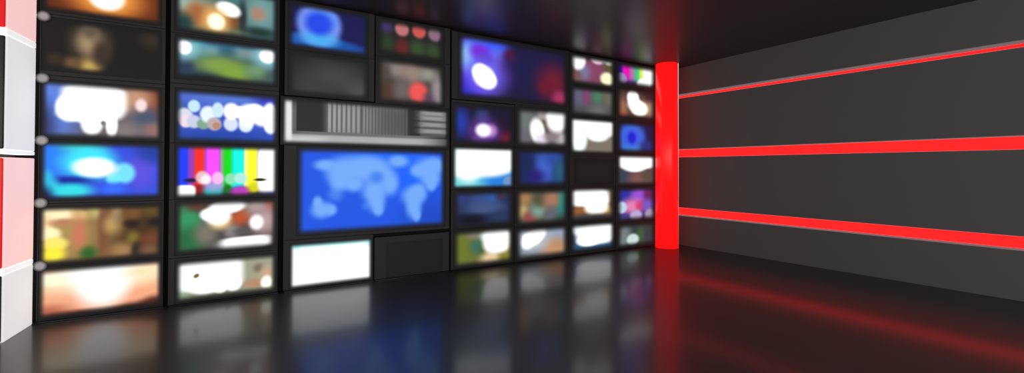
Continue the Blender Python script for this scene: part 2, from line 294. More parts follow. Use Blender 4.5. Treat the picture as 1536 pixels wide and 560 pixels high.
   (-0.4, 0.195, 0.153, 0.138, (0.46, 0.669, 0.988), 0.63, 0, 1, 2),
   (-0.234, 0.238, 0.253, 0.14, (0.46, 0.669, 0.988), 0.63, 0, 1, 2),
   (-0.42, 0.09, 0.091, 0.085, (0.46, 0.669, 0.988), 0.63, 0, 1, 2),
   (-0.265, 0.066, 0.109, 0.082, (0.46, 0.669, 0.988), 0.63, 0, 1, 2),
   (-0.063, 0.26, 0.186, 0.114, (0.46, 0.669, 0.988), 0.63, 0, 1, 2),
   (0.037, 0.15, 0.167, 0.144, (0.46, 0.669, 0.988), 0.63, 0, 1, 2),
   (0.15, 0.06, 0.096, 0.123, (0.46, 0.669, 0.988), 0.63, 0, 1, 2),
   (-0.039, -0.025, 0.127, 0.11, (0.46, 0.669, 0.988), 0.63, 0, 1, 2),
   (-0.006, -0.136, 0.095, 0.128, (0.46, 0.669, 0.988), 0.63, 0, 1, 2),
   (0.017, -0.236, 0.053, 0.066, (0.46, 0.669, 0.988), 0.63, 0, 1, 2),
   (-0.606, -0.208, 0.101, 0.087, (0.46, 0.669, 0.988), 0.63, 0, 1, 2),
   (-0.646, -0.124, 0.046, 0.062, (0.46, 0.669, 0.988), 0.63, 0, 1, 2),
   (-0.508, -0.213, 0.06, 0.059, (0.46, 0.669, 0.988), 0.63, 0, 1, 2),
   (0.443, -0.083, 0.14, 0.11, (0.46, 0.669, 0.988), 0.63, 0, 1, 2),
   (0.503, -0.038, 0.093, 0.097, (0.46, 0.669, 0.988), 0.63, 0, 1, 2),
   (0.444, -0.221, 0.091, 0.133, (0.46, 0.669, 0.988), 0.63, 0, 1, 2),
   (0.481, -0.326, 0.048, 0.069, (0.46, 0.669, 0.988), 0.63, 0, 1, 2),
   (0.625, 0.24, 0.179, 0.129, (0.46, 0.669, 0.988), 0.63, 0, 1, 2),
   (0.713, 0.288, 0.106, 0.09, (0.46, 0.669, 0.988), 0.63, 0, 1, 2),
   (0.663, 0.111, 0.115, 0.094, (0.46, 0.669, 0.988), 0.63, 0, 1, 2),
   (0.502, 0.217, 0.093, 0.065, (0.46, 0.669, 0.988), 0.63, 0, 1, 2),
   (0.669, 0.04, 0.06, 0.071, (0.46, 0.669, 0.988), 0.63, 0, 1, 2),
   (0.252, 0.33, 0.116, 0.068, (0.46, 0.669, 0.988), 0.63, 0, 1, 2),
   (-0.459, -0.036, 0.076, 0.076, (0.46, 0.669, 0.988), 0.82, 0, 0.5, 2),
   (-0.136, -0.186, 0.039, 0.048, (0.46, 0.669, 0.988), 0.82, 0, 0.3, 2),
   (-0.007, 0.139, 0.075, 0.062, (0.281, 0.506, 0.939), 0.82, 0, 1, 2),
 ]),
 ('plain white glowing monitor under the left half of the world map', [0.6015, 1.5366, 0.016, 0.5408], [0.6568, 1.5286, 0.022, 0.5063], (0.0559, 0.0587), (1.044, 1.044, 1.044), [
   (-0.005, 0.219, 0.433, 0.03, (0.661, 0.939, 0.939), 0.74, 0, 1, 6),
   (-0.364, 0.219, 0.036, 0.04, (0.622, 0.919, 0.939), 0.82, 0, 1, 2),
   (0.419, 0.199, 0.043, 0.043, (0.622, 0.919, 0.939), 0.82, 0, 1, 2),
 ]),
 ('switched-off black monitor under the right half of the world map', [1.552, 2.4896, 0.016, 0.5011], [1.6871, 2.4007, 0.022, 0.4268], (0.0675, 0.0645), (0.115, 0.115, 0.115), [
 ]),
 ('wide violet and navy monitor with a slanting white blob, under the ceiling', [2.5173, 4.4254, 2.1911, 3.0534], [2.5952, 4.4094, 2.2131, 3.0454], (0.1303, 0.1098), (0.132, 0.125, 0.245), [
   (-0.728, 0.015, 0.293, 0.464, (0.281, 0.209, 0.839), 0.82, 0, 1, 2),
   (-0.819, 0.345, 0.133, 0.12, (0.355, 0.105, 0.583), 0.82, 0, 1, 2),
   (-0.771, -0.291, 0.224, 0.14, (0.174, 0.139, 0.74), 0.82, 0, 1, 2),
   (-0.533, 0.162, 0.362, 0.308, (0.318, 0.411, 0.96), 0.31, 0, 1, 2),
   (-0.332, 0.356, 0.193, 0.125, (0.245, 0.355, 1.0), 0.82, 0, 1, 2),
   (-0.784, 0.129, 0.116, 0.157, (0.544, 0.74, 0.98), 0.74, 0, 1, 2),
   (-0.307, 0.109, 0.146, 0.146, (0.43, 0.43, 0.919), 0.82, 0, 1, 2),
   (-0.58, 0.207, 0.134, 0.098, (0.468, 0.174, 0.839), 0.74, 0, 1, 2),
   (-0.486, 0.117, 0.118, 0.072, (0.318, 0.245, 0.74), 0.82, 0, 1, 2),
   (-0.11, 0.208, 0.088, 0.085, (0.43, 0.105, 0.245), 0.82, 0, 1, 2),
   (-0.134, 0.003, 0.175, 0.17, (0.245, 0.139, 0.43), 0.82, 0, 1, 2),
   (0.279, 0.028, 0.401, 0.329, (0.139, 0.132, 0.281), 0.82, 0, 1, 2),
   (0.637, -0.089, 0.269, 0.248, (0.43, 0.132, 0.209), 0.82, 0, 1, 2),
   (0.766, -0.304, 0.144, 0.114, (0.641, 0.209, 0.373), 0.63, 0, 1, 2),
   (0.497, -0.148, 0.111, 0.089, (0.411, 0.122, 0.191), 0.82, 0, 1, 2),
   (-0.497, -0.121, 0.282, 0.236, (0.468, 0.392, 0.98), 0.82, 0, 1, 2),
   (-0.574, -0.052, 0.125, 0.114, (1.044, 1.044, 1.044), 0.25, 0, 1, 2),
   (-0.516, -0.107, 0.164, 0.144, (1.044, 1.044, 1.044), 0.25, 0, 1, 2),
   (-0.459, -0.154, 0.142, 0.12, (1.044, 1.044, 1.044), 0.25, 0, 1, 2),
 ]),
 ('navy monitor with one pink-white light, under the wide violet one', [2.5173, 3.4657, 1.6013, 2.1795], [2.5253, 3.4577, 1.6073, 2.1479], (0.1205, 0.1056), (0.122, 0.118, 0.237), [
   (-0.356, 0.027, 0.118, 0.171, (0.156, 0.227, 0.641), 0.82, 0, 1, 2),
   (-0.027, 0.112, 0.1, 0.11, (0.209, 0.245, 0.43), 0.82, 0, 1, 2),
   (0.349, -0.138, 0.12, 0.102, (0.392, 0.122, 0.191), 0.82, 0, 1, 2),
   (-0.064, -0.187, 0.099, 0.055, (0.281, 0.263, 0.43), 0.74, 0, 1, 2),
   (0.268, 0.062, 0.158, 0.135, (0.139, 0.098, 0.191), 0.82, 0, 1, 2),
   (-0.001, -0.085, 0.201, 0.154, (0.43, 0.245, 0.622), 0.82, 0, 1, 2),
   (0.1, -0.07, 0.09, 0.078, (0.74, 0.544, 0.819), 0.63, 0, 1, 2),
   (-0.014, -0.07, 0.113, 0.088, (1.044, 1.044, 1.044), 0.42, 0, 1, 2),
 ]),
 ('white and cyan monitor with a blue lower right corner', [2.5173, 3.4657, 1.0313, 1.5993], [2.5266, 3.4577, 1.0373, 1.5913], (0.0805, 0.0705), (0.583, 0.919, 0.939), [
   (-0.233, -0.137, 0.338, 0.151, (0.43, 0.839, 0.839), 0.74, 0, 1, 2),
   (0.271, -0.186, 0.29, 0.169, (0.156, 0.506, 0.879), 0.63, 0, 1, 2),
   (-0.063, 0.081, 0.411, 0.202, (1.044, 1.044, 1.044), 0.25, 0, 1, 4),
   (0.243, 0.107, 0.249, 0.184, (1.044, 1.044, 1.044), 0.25, 0, 1, 3),
   (-0.234, -0.008, 0.193, 0.173, (1.044, 1.044, 1.044), 0.47, 0, 1, 2),
   (0.39, -0.188, 0.097, 0.082, (0.43, 0.583, 0.799), 0.25, 0, 1, 2),
 ]),
 ('dim navy-grey monitor under the white and cyan one', [2.5173, 3.4657, 0.5238, 1.0293], [2.5384, 3.4577, 0.5302, 1.0213], (0.1206, 0.1056), (0.139, 0.181, 0.318), [
   (0.084, 0.133, 0.153, 0.111, (0.191, 0.355, 0.641), 0.82, 0, 1, 2),
   (-0.091, 0.117, 0.148, 0.131, (0.209, 0.299, 0.525), 0.82, 0, 1, 2),
   (-0.334, 0.146, 0.095, 0.107, (0.191, 0.245, 0.468), 0.82, 0, 1, 2),
   (0.034, 0.002, 0.278, 0.088, (0.263, 0.336, 0.506), 0.82, 0, 1, 2),
   (-0.188, -0.14, 0.268, 0.065, (0.088, 0.098, 0.156), 0.82, 0, 1, 2),
   (0.241, -0.141, 0.183, 0.09, (0.156, 0.227, 0.355), 0.82, 0, 1, 2),
   (0.266, 0.172, 0.079, 0.068, (0.245, 0.209, 0.281), 0.82, 0, 1, 2),
 ]),
 ('olive green monitor with a white patch in its upper right, at floor level', [2.5173, 3.4657, 0.016, 0.5218], [2.5408, 3.4577, 0.022, 0.5138], (0.1206, 0.1056), (0.411, 0.43, 0.245), [
   (-0.332, -0.008, 0.166, 0.192, (0.43, 0.468, 0.174), 0.82, 0, 1, 2),
   (-0.115, 0.016, 0.098, 0.087, (0.245, 0.43, 0.373), 0.82, 0, 1, 2),
   (-0.14, 0.17, 0.123, 0.054, (0.506, 0.487, 0.411), 0.82, 0, 1, 2),
   (0.01, -0.061, 0.075, 0.132, (0.281, 0.355, 0.174), 0.82, 0, 1, 2),
   (0.099, -0.169, 0.153, 0.1, (0.919, 0.799, 0.622), 0.63, 0, 1, 2),
   (0.347, -0.114, 0.107, 0.136, (0.544, 0.506, 0.209), 0.82, 0, 1, 2),
   (0.06, 0.155, 0.114, 0.088, (0.859, 0.939, 0.939), 0.63, 0, 1, 2),
   (0.201, 0.073, 0.224, 0.174, (1.044, 1.044, 1.044), 0.23, 0, 1, 2.6),
 ]),
 ('grey monitor with two white blobs, right of the single pink-white light', [3.4766, 4.4254, 1.6001, 2.1891], [3.4846, 4.4174, 1.6086, 2.1671], (0.1414, 0.1144), (0.373, 0.373, 0.392), [
   (-0.31, 0.074, 0.169, 0.163, (0.43, 0.46, 0.46), 0.82, 0, 1, 2),
   (-0.366, -0.161, 0.139, 0.116, (0.43, 0.411, 0.449), 0.82, 0, 1, 2),
   (0.066, 0.096, 0.119, 0.144, (0.299, 0.227, 0.227), 0.82, 0, 1, 2),
   (0.006, 0.188, 0.104, 0.077, (0.641, 0.583, 0.583), 0.47, 0, 1, 2),
   (-0.096, -0.044, 0.128, 0.18, (1.044, 1.044, 1.044), 0.31, 12, 1, 2),
   (-0.022, -0.172, 0.118, 0.083, (0.939, 0.899, 0.96), 0.63, 0, 1, 2),
   (0.341, -0.159, 0.125, 0.098, (0.74, 0.7, 0.74), 0.63, 0, 1, 2),
   (0.157, -0.129, 0.121, 0.073, (0.544, 0.487, 0.506), 0.82, 0, 1, 2),
   (0.248, 0.13, 0.191, 0.183, (1.044, 1.044, 1.044), 0.31, 0, 1, 2.2),
   (0.34, 0.209, 0.109, 0.074, (1.044, 1.044, 1.044), 0.36, 0, 1, 2),
   (0.186, 0.187, 0.107, 0.073, (1.044, 1.044, 1.044), 0.36, 0, 1, 2),
 ]),
 ('deep blue monitor with a lighter blue streak, right of the white and cyan one', [3.4766, 4.4254, 1.0308, 1.5981], [3.4876, 4.4127, 1.0368, 1.5897], (0.1414, 0.1144), (0.132, 0.181, 0.373), [
   (0.039, 0.022, 0.178, 0.263, (0.252, 0.385, 0.759), 0.82, 0, 1, 2),
   (0.189, 0.168, 0.152, 0.121, (0.191, 0.299, 0.641), 0.82, 0, 1, 2),
   (0.312, -0.05, 0.109, 0.171, (0.156, 0.355, 0.468), 0.82, 0, 1, 2),
   (-0.136, -0.121, 0.144, 0.094, (0.174, 0.139, 0.468), 0.82, 0, 1, 2),
   (-0.28, 0.067, 0.113, 0.187, (0.122, 0.174, 0.355), 0.82, 0, 1, 2),
 ]),
 ('muted brown and teal monitor right of the dim navy-grey one', [3.4766, 4.4254, 0.4932, 1.0288], [3.4846, 4.4174, 0.4992, 1.0208], (0.1413, 0.1143), (0.355, 0.373, 0.318), [
   (-0.335, 0.132, 0.154, 0.139, (0.641, 0.487, 0.318), 0.82, 0, 1, 2),
   (-0.362, -0.052, 0.111, 0.081, (0.74, 0.661, 0.449), 0.74, 0, 1, 2),
   (-0.221, -0.152, 0.114, 0.094, (0.583, 0.299, 0.299), 0.82, 0, 1, 2),
   (-0.078, -0.042, 0.116, 0.095, (0.487, 0.641, 0.583), 0.82, 0, 1, 2),
   (-0.049, 0.123, 0.117, 0.119, (0.336, 0.318, 0.245), 0.82, 0, 1, 2),
   (0.344, 0.038, 0.14, 0.22, (0.156, 0.506, 0.487), 0.82, 0, 1, 2),
   (0.159, 0.093, 0.136, 0.133, (0.661, 0.468, 0.373), 0.82, 0, 1, 2),
   (0.16, -0.125, 0.106, 0.109, (0.373, 0.392, 0.43), 0.82, 0, 1, 2),
   (0.344, -0.207, 0.125, 0.073, (0.209, 0.318, 0.281), 0.82, 0, 1, 2),
 ]),
 ('grey and tan monitor with one slanting white blob, at floor level', [3.4766, 4.4254, 0.016, 0.4912], [3.4846, 4.4174, 0.022, 0.4832], (0.1414, 0.1144), (0.525, 0.525, 0.544), [
   (0.252, 0.087, 0.245, 0.121, (0.583, 0.641, 0.759), 0.82, 0, 1, 2),
   (0.191, -0.102, 0.334, 0.145, (0.759, 0.564, 0.411), 0.82, 0, 1, 2),
   (-0.276, -0.13, 0.225, 0.093, (0.373, 0.392, 0.411), 0.82, 0, 1, 2),
   (-0.192, 0.061, 0.271, 0.192, (0.74, 0.799, 0.859), 0.74, 0, 1, 2),
   (-0.106, 0.101, 0.168, 0.101, (1.044, 1.044, 1.044), 0.31, 20, 1, 2),
   (-0.263, 0.027, 0.119, 0.107, (1.044, 1.044, 1.044), 0.31, 0, 1, 2),
   (-0.186, 0.067, 0.157, 0.108, (1.044, 1.044, 1.044), 0.31, 0, 1, 2),
 ]),
 ('mauve monitor with four separate white lights, under the ceiling', [4.4381, 5.3817, 2.5696, 3.0442], [4.4461, 5.3737, 2.5756, 3.0362], (0.1367, 0.1027), (0.373, 0.299, 0.299), [
   (0.001, 0.028, 0.324, 0.199, (0.525, 0.281, 0.392), 0.82, 0, 1, 2),
   (-0.23, -0.021, 0.142, 0.13, (0.487, 0.487, 0.641), 0.82, 0, 1, 2),
   (-0.342, -0.098, 0.112, 0.086, (0.468, 0.336, 0.318), 0.82, 0, 1, 2),
   (0.364, 0.093, 0.124, 0.136, (0.355, 0.336, 0.209), 0.82, 0, 1, 2),
   (-0.315, 0.153, 0.16, 0.156, (1.044, 1.044, 1.044), 0.25, 0, 1, 2),
   (0.09, 0.217, 0.143, 0.089, (1.0, 0.879, 0.939), 0.36, 0, 1, 2),
   (0.327, 0.236, 0.13, 0.095, (0.879, 0.899, 0.839), 0.36, 0, 1, 2),
   (0.296, -0.085, 0.147, 0.104, (1.032, 1.015, 0.834), 0.36, 0, 1, 2),
 ]),
 ('dim monitor of faded colour bars under the mauve one', [4.4381, 5.3817, 2.0941, 2.5676], [4.4461, 5.3737, 2.1001, 2.5596], (0.1367, 0.1027), (0.299, 0.299, 0.31), [
   (-0.285, 0.059, 0.141, 0.13, (0.373, 0.373, 0.487), 0.82, 0, 1, 2),
   (-0.129, 0.073, 0.092, 0.131, (0.487, 0.281, 0.43), 0.74, 0, 1, 2),
   (0.091, 0.091, 0.125, 0.122, (0.299, 0.487, 0.373), 0.74, 0, 1, 2),
   (0.091, -0.109, 0.179, 0.089, (0.411, 0.411, 0.411), 0.82, 0, 1, 2),
   (0.303, 0.087, 0.123, 0.136, (0.411, 0.411, 0.355), 0.82, 0, 1, 2),
 ]),
 ('white and grey-beige monitor above the blank black one near the pillar', [4.4381, 5.3817, 1.4951, 2.0921], [4.4461, 5.3737, 1.5287, 2.0841], (0.1097, 0.0823), (0.487, 0.46, 0.411), [
   (0.003, 0.139, 0.488, 0.137, (1.044, 1.044, 1.044), 0.23, 0, 1, 4),
   (-0.284, -0.044, 0.163, 0.212, (0.979, 1.053, 1.035), 0.31, 0, 1, 2),
   (0.092, 0.019, 0.238, 0.1, (1.044, 1.044, 1.044), 0.31, 0, 1, 2),
   (-0.368, 0.06, 0.097, 0.193, (1.044, 1.044, 1.044), 0.36, 0, 1, 2),
 ]),
 ('switched-off black monitor between two white lit ones near the pillar', [4.4381, 5.3817, 1.0479, 1.4931], [4.5281, 5.3525, 1.0658, 1.4596], (0.1374, 0.1029), (0.132, 0.132, 0.132), [
 ]),
 ('brown monitor with a white speech-bubble shape, under the blank black one', [4.4381, 5.3817, 0.4941, 1.0459], [4.4461, 5.3737, 0.5001, 1.0281], (0.1367, 0.1027), (0.336, 0.281, 0.252), [
   (-0.254, -0.091, 0.198, 0.065, (0.583, 0.373, 0.209), 0.82, 0, 1, 2),
   (0.413, 0.094, 0.093, 0.136, (0.43, 0.336, 0.245), 0.82, 0, 1, 2),
   (0.244, -0.103, 0.122, 0.067, (0.74, 0.622, 0.318), 0.82, 0, 1, 2),
   (-0.024, -0.222, 0.438, 0.066, (0.281, 0.263, 0.281), 0.82, 0, 1, 2),
   (-0.074, 0.108, 0.406, 0.144, (1.044, 1.044, 1.044), 0.2, 0, 1, 3.5),
   (0.07, 0.005, 0.252, 0.159, (1.044, 1.044, 1.044), 0.25, 0, 1, 3),
 ]),
 ('dark steel-blue monitor with a wide white patch, at floor level', [4.4381, 5.3817, 0.016, 0.4921], [4.4461, 5.3737, 0.04, 0.4841], (0.1371, 0.1028), (0.191, 0.263, 0.336), [
   (-0.023, -0.159, 0.438, 0.088, (0.209, 0.392, 0.525), 0.82, 0, 1, 2),
   (-0.323, 0.135, 0.126, 0.09, (0.839, 0.879, 0.919), 0.47, 0, 1, 2),
   (0.079, 0.042, 0.421, 0.168, (1.044, 1.044, 1.044), 0.2, 0, 1, 3),
   (-0.082, -0.055, 0.246, 0.092, (1.044, 1.044, 1.044), 0.25, 0, 1, 2),
 ]),
 ('small monitor of colour bars against the red pillar, under the ceiling', [5.3964, 6.3385, 2.6463, 3.035], [5.4044, 6.3305, 2.6617, 3.027], (0.157, 0.11), (0.174, 0.105, 0.661), [
   (-0.373, 0.081, 0.102, 0.346, (0.156, 0.105, 0.68), 0.47, 0, 1, 8),
   (-0.227, 0.075, 0.105, 0.35, (0.939, 0.105, 0.7), 0.47, 0, 1, 8),
   (-0.079, 0.092, 0.083, 0.354, (0.7, 0.468, 0.661), 0.74, 0, 1, 8),
   (0.049, 0.107, 0.092, 0.357, (0.245, 0.819, 0.506), 0.63, 0, 1, 8),
   (0.149, 0.071, 0.083, 0.359, (0.899, 0.939, 0.392), 0.63, 0, 1, 8),
   (-0.112, -0.159, 0.266, 0.071, (0.281, 0.209, 0.468), 0.82, 0, 1, 2),
   (0.369, -0.16, 0.178, 0.085, (0.174, 0.122, 0.245), 0.82, 0, 1, 2),
   (0.305, 0.088, 0.155, 0.223, (1.044, 1.044, 1.044), 0.25, 0, 1, 3),
   (0.176, -0.142, 0.173, 0.115, (1.044, 1.044, 1.044), 0.25, 0, 1, 2),
   (-0.357, -0.079, 0.135, 0.097, (0.583, 0.544, 0.72), 0.25, 0, 1, 2),
 ]),
 ('brown monitor with a bent white light, against the red pillar', [5.3964, 6.3385, 2.1031, 2.6443], [5.4044, 6.3305, 2.121, 2.629], (0.157, 0.11), (0.336, 0.252, 0.227), [
   (-0.34, -0.07, 0.129, 0.139, (0.622, 0.43, 0.336), 0.82, 0, 1, 2),
   (-0.372, -0.211, 0.112, 0.069, (0.74, 0.318, 0.263), 0.82, 0, 1, 2),
   (0.263, -0.05, 0.175, 0.145, (0.661, 0.525, 0.43), 0.82, 0, 1, 2),
   (0.298, 0.17, 0.141, 0.097, (0.245, 0.156, 0.174), 0.82, 0, 1, 2),
   (-0.085, 0.101, 0.14, 0.129, (1.044, 1.044, 1.044), 0.27, 0, 1, 2),
   (0.063, -0.069, 0.204, 0.128, (1.086, 1.086, 1.02), 0.27, 0, 1, 2),
   (-0.045, -0.001, 0.161, 0.113, (1.044, 1.044, 1.044), 0.36, 0, 1, 2),
 ]),
 ('navy monitor with a soft blue ring, against the red pillar', [5.3964, 6.3385, 1.5551, 2.1011], [5.4044, 6.3305, 1.5611, 2.0833], (0.1572, 0.1101), (0.112, 0.132, 0.299), [
   (-0.111, -0.017, 0.299, 0.263, (0.252, 0.449, 0.879), 0.42, 0, 1, 2),
   (-0.111, -0.181, 0.199, 0.094, (0.245, 0.544, 0.839), 0.74, 0, 1, 2),
   (-0.111, -0.005, 0.199, 0.141, (0.227, 0.336, 0.879), 0.74, 0, 1, 2),
   (-0.111, -0.005, 0.086, 0.089, (0.122, 0.156, 0.799), 0.63, 0, 1, 2),
   (0.263, -0.147, 0.175, 0.096, (0.139, 0.209, 0.468), 0.82, 0, 1, 2),
 ]),
 ('brown-grey monitor with a white band across its upper half, by the red pillar', [5.3964, 6.3385, 1.0212, 1.5531], [5.4044, 6.3305, 1.0272, 1.5451], (0.1259, 0.0881), (0.355, 0.281, 0.281), [
   (-0.34, -0.112, 0.161, 0.115, (0.227, 0.263, 0.355), 0.82, 0, 1, 2),
   (0.057, -0.138, 0.204, 0.083, (0.487, 0.336, 0.318), 0.82, 0, 1, 2),
   (0.263, -0.116, 0.14, 0.096, (0.336, 0.299, 0.263), 0.82, 0, 1, 2),
   (-0.004, 0.141, 0.418, 0.123, (1.044, 1.044, 1.044), 0.2, 0, 1, 4),
   (-0.045, 0.051, 0.268, 0.085, (1.044, 1.044, 1.044), 0.31, 0, 1, 2),
 ]),
 ('purple and pink monitor of blurred dots, against the red pillar', [5.3964, 6.3385, 0.439, 1.0192], [5.4044, 6.3305, 0.445, 1.0112], (0.157, 0.11), (0.245, 0.191, 0.43), [
   (-0.307, 0.146, 0.193, 0.138, (0.174, 0.209, 0.641), 0.82, 0, 1, 2),
   (0.057, 0.147, 0.187, 0.13, (0.583, 0.336, 0.839), 0.63, 0, 1, 2),
   (0.298, 0.153, 0.123, 0.096, (0.43, 0.156, 0.355), 0.82, 0, 1, 2),
   (-0.111, -0.035, 0.232, 0.117, (0.899, 0.506, 0.72), 0.74, 0, 1, 2),
   (0.091, -0.031, 0.102, 0.071, (0.879, 0.245, 0.392), 0.82, 0, 1, 2),
   (0.263, -0.038, 0.14, 0.096, (0.468, 0.355, 0.779), 0.82, 0, 1, 2),
   (-0.307, -0.223, 0.161, 0.058, (0.245, 0.281, 0.583), 0.82, 0, 1, 2),
   (-0.355, -0.048, 0.134, 0.096, (0.74, 0.839, 0.939), 0.31, 0, 1, 2),
   (-0.011, -0.192, 0.141, 0.094, (0.74, 0.661, 0.819), 0.36, 0, 1, 2),
   (0.316, -0.185, 0.123, 0.096, (0.641, 0.583, 0.7), 0.42, 0, 1, 2),
 ]),
 ('dark grey-green monitor with one pale dot, at the foot of the red pillar', [5.3964, 6.3385, 0.016, 0.437], [5.4044, 6.3305, 0.022, 0.429], (0.1572, 0.1101), (0.191, 0.227, 0.237), [
   (-0.274, 0.024, 0.146, 0.138, (0.449, 0.487, 0.498), 0.82, 0, 1, 2),
   (-0.307, -0.112, 0.129, 0.092, (0.468, 0.506, 0.506), 0.82, 0, 1, 2),
   (0.108, -0.027, 0.137, 0.142, (0.245, 0.373, 0.252), 0.82, 0, 1, 2),
   (-0.088, -0.078, 0.14, 0.094, (0.799, 0.879, 0.859), 0.31, 0, 1, 2),
   (0.298, -0.042, 0.123, 0.144, (0.209, 0.252, 0.288), 0.82, 0, 1, 2),
 ]),
]
RAILS = [(-1.241, -0.397), (-0.359, 0.556), (0.609, 1.544), (1.559, 2.496), (2.524, 3.471), (3.482, 4.429), (4.441, 5.383), (5.398, 6.338)]
KNOBS = [(-1.227, 2.567), (-1.228, 2.046), (-1.228, 1.526), (-1.229, 1.003), (-1.228, 0.479)]


# ------------------------------------------------------------------ helpers
def new_mat(name):
    m = bpy.data.materials.new(name); m.use_nodes = True
    nt = m.node_tree; nt.nodes.clear()
    return m, nt

def principled(name, base, rough=.5, ior=1.45, spec=.5, emit=None, estr=0., metal=0., bump=0., noise=0., nscale=6.):
    m, nt = new_mat(name)
    out = nt.nodes.new('ShaderNodeOutputMaterial'); p = nt.nodes.new('ShaderNodeBsdfPrincipled')
    nt.links.new(p.outputs[0], out.inputs[0])
    p.inputs['Base Color'].default_value = (*base, 1)
    p.inputs['Roughness'].default_value = rough
    p.inputs['IOR'].default_value = ior
    p.inputs['Specular IOR Level'].default_value = spec
    p.inputs['Metallic'].default_value = metal
    if emit:
        p.inputs['Emission Color'].default_value = (*emit, 1)
        p.inputs['Emission Strength'].default_value = estr
    if noise:
        tc = nt.nodes.new('ShaderNodeTexCoord'); nz = nt.nodes.new('ShaderNodeTexNoise')
        nz.inputs['Scale'].default_value = nscale; nz.inputs['Detail'].default_value = 4
        nt.links.new(tc.outputs['Object'], nz.inputs['Vector'])
        mx = nt.nodes.new('ShaderNodeMix'); mx.data_type = 'RGBA'
        mx.inputs[6].default_value = (*[c*(1-noise) for c in base], 1)
        mx.inputs[7].default_value = (*[min(1, c*(1+noise)) for c in base], 1)
        nt.links.new(nz.outputs[0], mx.inputs[0]); nt.links.new(mx.outputs[2], p.inputs['Base Color'])
    return m

def glossy_sheet(name, base, ior, ior_broad, sharp, broad, a_sharp, a_broad):
    """polished dark laminate: a matt ground under a clear gloss with a slight haze"""
    m, nt = new_mat(name)
    N, Lk = nt.nodes, nt.links
    out = N.new('ShaderNodeOutputMaterial')
    d = N.new('ShaderNodeBsdfDiffuse'); d.inputs[0].default_value = (*base, 1)
    cur = d.outputs[0]
    tc = N.new('ShaderNodeTexCoord'); nz = N.new('ShaderNodeTexNoise')
    nz.inputs['Scale'].default_value = 3.; nz.inputs['Detail'].default_value = 3
    Lk.new(tc.outputs['Object'], nz.inputs['Vector'])
    for rough, am, io in ((broad, a_broad, ior_broad), (sharp, a_sharp, ior)):
        p = N.new('ShaderNodeBsdfPrincipled')
        p.inputs['Base Color'].default_value = (*base, 1); p.inputs['IOR'].default_value = io
        mr = N.new('ShaderNodeMapRange')
        mr.inputs[3].default_value = rough*.94; mr.inputs[4].default_value = rough*1.06
        Lk.new(nz.outputs[0], mr.inputs[0]); Lk.new(mr.outputs[0], p.inputs['Roughness'])
        mx = N.new('ShaderNodeMixShader'); mx.inputs[0].default_value = am
        Lk.new(cur, mx.inputs[1]); Lk.new(p.outputs[0], mx.inputs[2]); cur = mx.outputs[0]
    Lk.new(cur, out.inputs[0])
    return m

def box(bm, x0, x1, y0, y1, z0, z1, bevel=0., seg=2):
    r = bmesh.ops.create_cube(bm, size=1)
    vs = r['verts']
    for v in vs:
        v.co = Vector(((x0+x1)/2+v.co.x*(x1-x0), (y0+y1)/2+v.co.y*(y1-y0), (z0+z1)/2+v.co.z*(z1-z0)))
    if bevel:
        es = {e for v in vs for e in v.link_edges}
        bmesh.ops.bevel(bm, geom=list(es), offset=bevel, segments=seg, affect='EDGES', profile=.5)

def cyl(bm, r0, r1, length, M, seg=48):
    g = bmesh.ops.create_cone(bm, cap_ends=True, segments=seg, radius1=r0, radius2=r1, depth=length, matrix=M)
    return g['verts']

def obj(name, bm, mat, parent=None, loc=(0, 0, 0), smooth=False):
    me = bpy.data.meshes.new(name)
    bmesh.ops.recalc_face_normals(bm, faces=bm.faces)
    bm.to_mesh(me); bm.free()
    me.materials.append(mat)
    if smooth:
        for p in me.polygons: p.use_smooth = True
    o = bpy.data.objects.new(name, me); COL.objects.link(o)
    o.location = loc
    if parent: o.parent = parent
    return o

def tag(o, label, cat, group=None):
    o['label'] = label; o['category'] = cat
    if group: o['group'] = group
    return o

def thing(name, label, cat, loc=(0, 0, 0), group=None):
    o = bpy.data.objects.new(name, None); COL.objects.link(o)
    o.empty_display_size = .1; o.location = loc
    return tag(o, label, cat, group)

def structure(name, bm, mat, label=None):
    o = obj(name, bm, mat); o['kind'] = 'structure'
    if label: o['label'] = label
    return o

# ------------------------------------------------------------------ materials
M_floor = glossy_sheet('polished_floor', (.034, .031, .031), 1.45, 1.7, .13, .37, .40, .95)
M_ceil = glossy_sheet('polished_ceiling', (.050, .041, .046), 1.4, 1.6, .22, .40, .14, .8)
M_grey = principled('charcoal_wall_paint', (.118, .115, .108), .75, spec=.15, noise=.035, nscale=2.2)
M_black = principled('black_backing', (.004, .004, .004), .6, spec=.2)
M_bezel = principled('monitor_bezel_plastic', (.04, .04, .039), .5, spec=.25, noise=.05, nscale=9)
M_rail = principled('gloss_black_rail', (.012, .012, .013), .12, spec=.6)
M_channel = principled('grey_light_edge', (.03, .04, .04), .6, spec=.1, emit=(1, 1, 1.03), estr=.12)  # emission paints the ledge as lit grey; it is no lamp
M_redlight = principled('red_light_diffuser', (.25, .01, .01), .6, spec=.1, emit=(1, .0085, .0085), estr=2.1)
M_pillar = principled('red_gloss_lacquer', (.3, .005, .005), .30, spec=.5, emit=(1, .007, .007), estr=.92)  # emission stands in for light falling on the pillar; it is no lamp
M_edge_highlight = principled('white_edge_light', (.8, .8, .8), .4, emit=(1, .98, .97), estr=.7)
M_acr_white = principled('white_acrylic', (.72, .72, .72), .6, spec=.1, emit=(1, 1, 1), estr=.60)
M_acr_pink = principled('pink_lit_acrylic', (.72, .5, .5), .6, spec=.1, emit=(1, .64, .64), estr=.80)
M_slab = principled('bright_white_acrylic', (.8, .8, .8), .25, emit=(1, 1, 1), estr=.72)
M_tile_red = principled('red_gloss_tile', (.5, .012, .012), .15, emit=(1, .02, .02), estr=.55)
M_tile_dark = principled('charcoal_gloss_tile', (.045, .045, .045), .2, spec=.4)

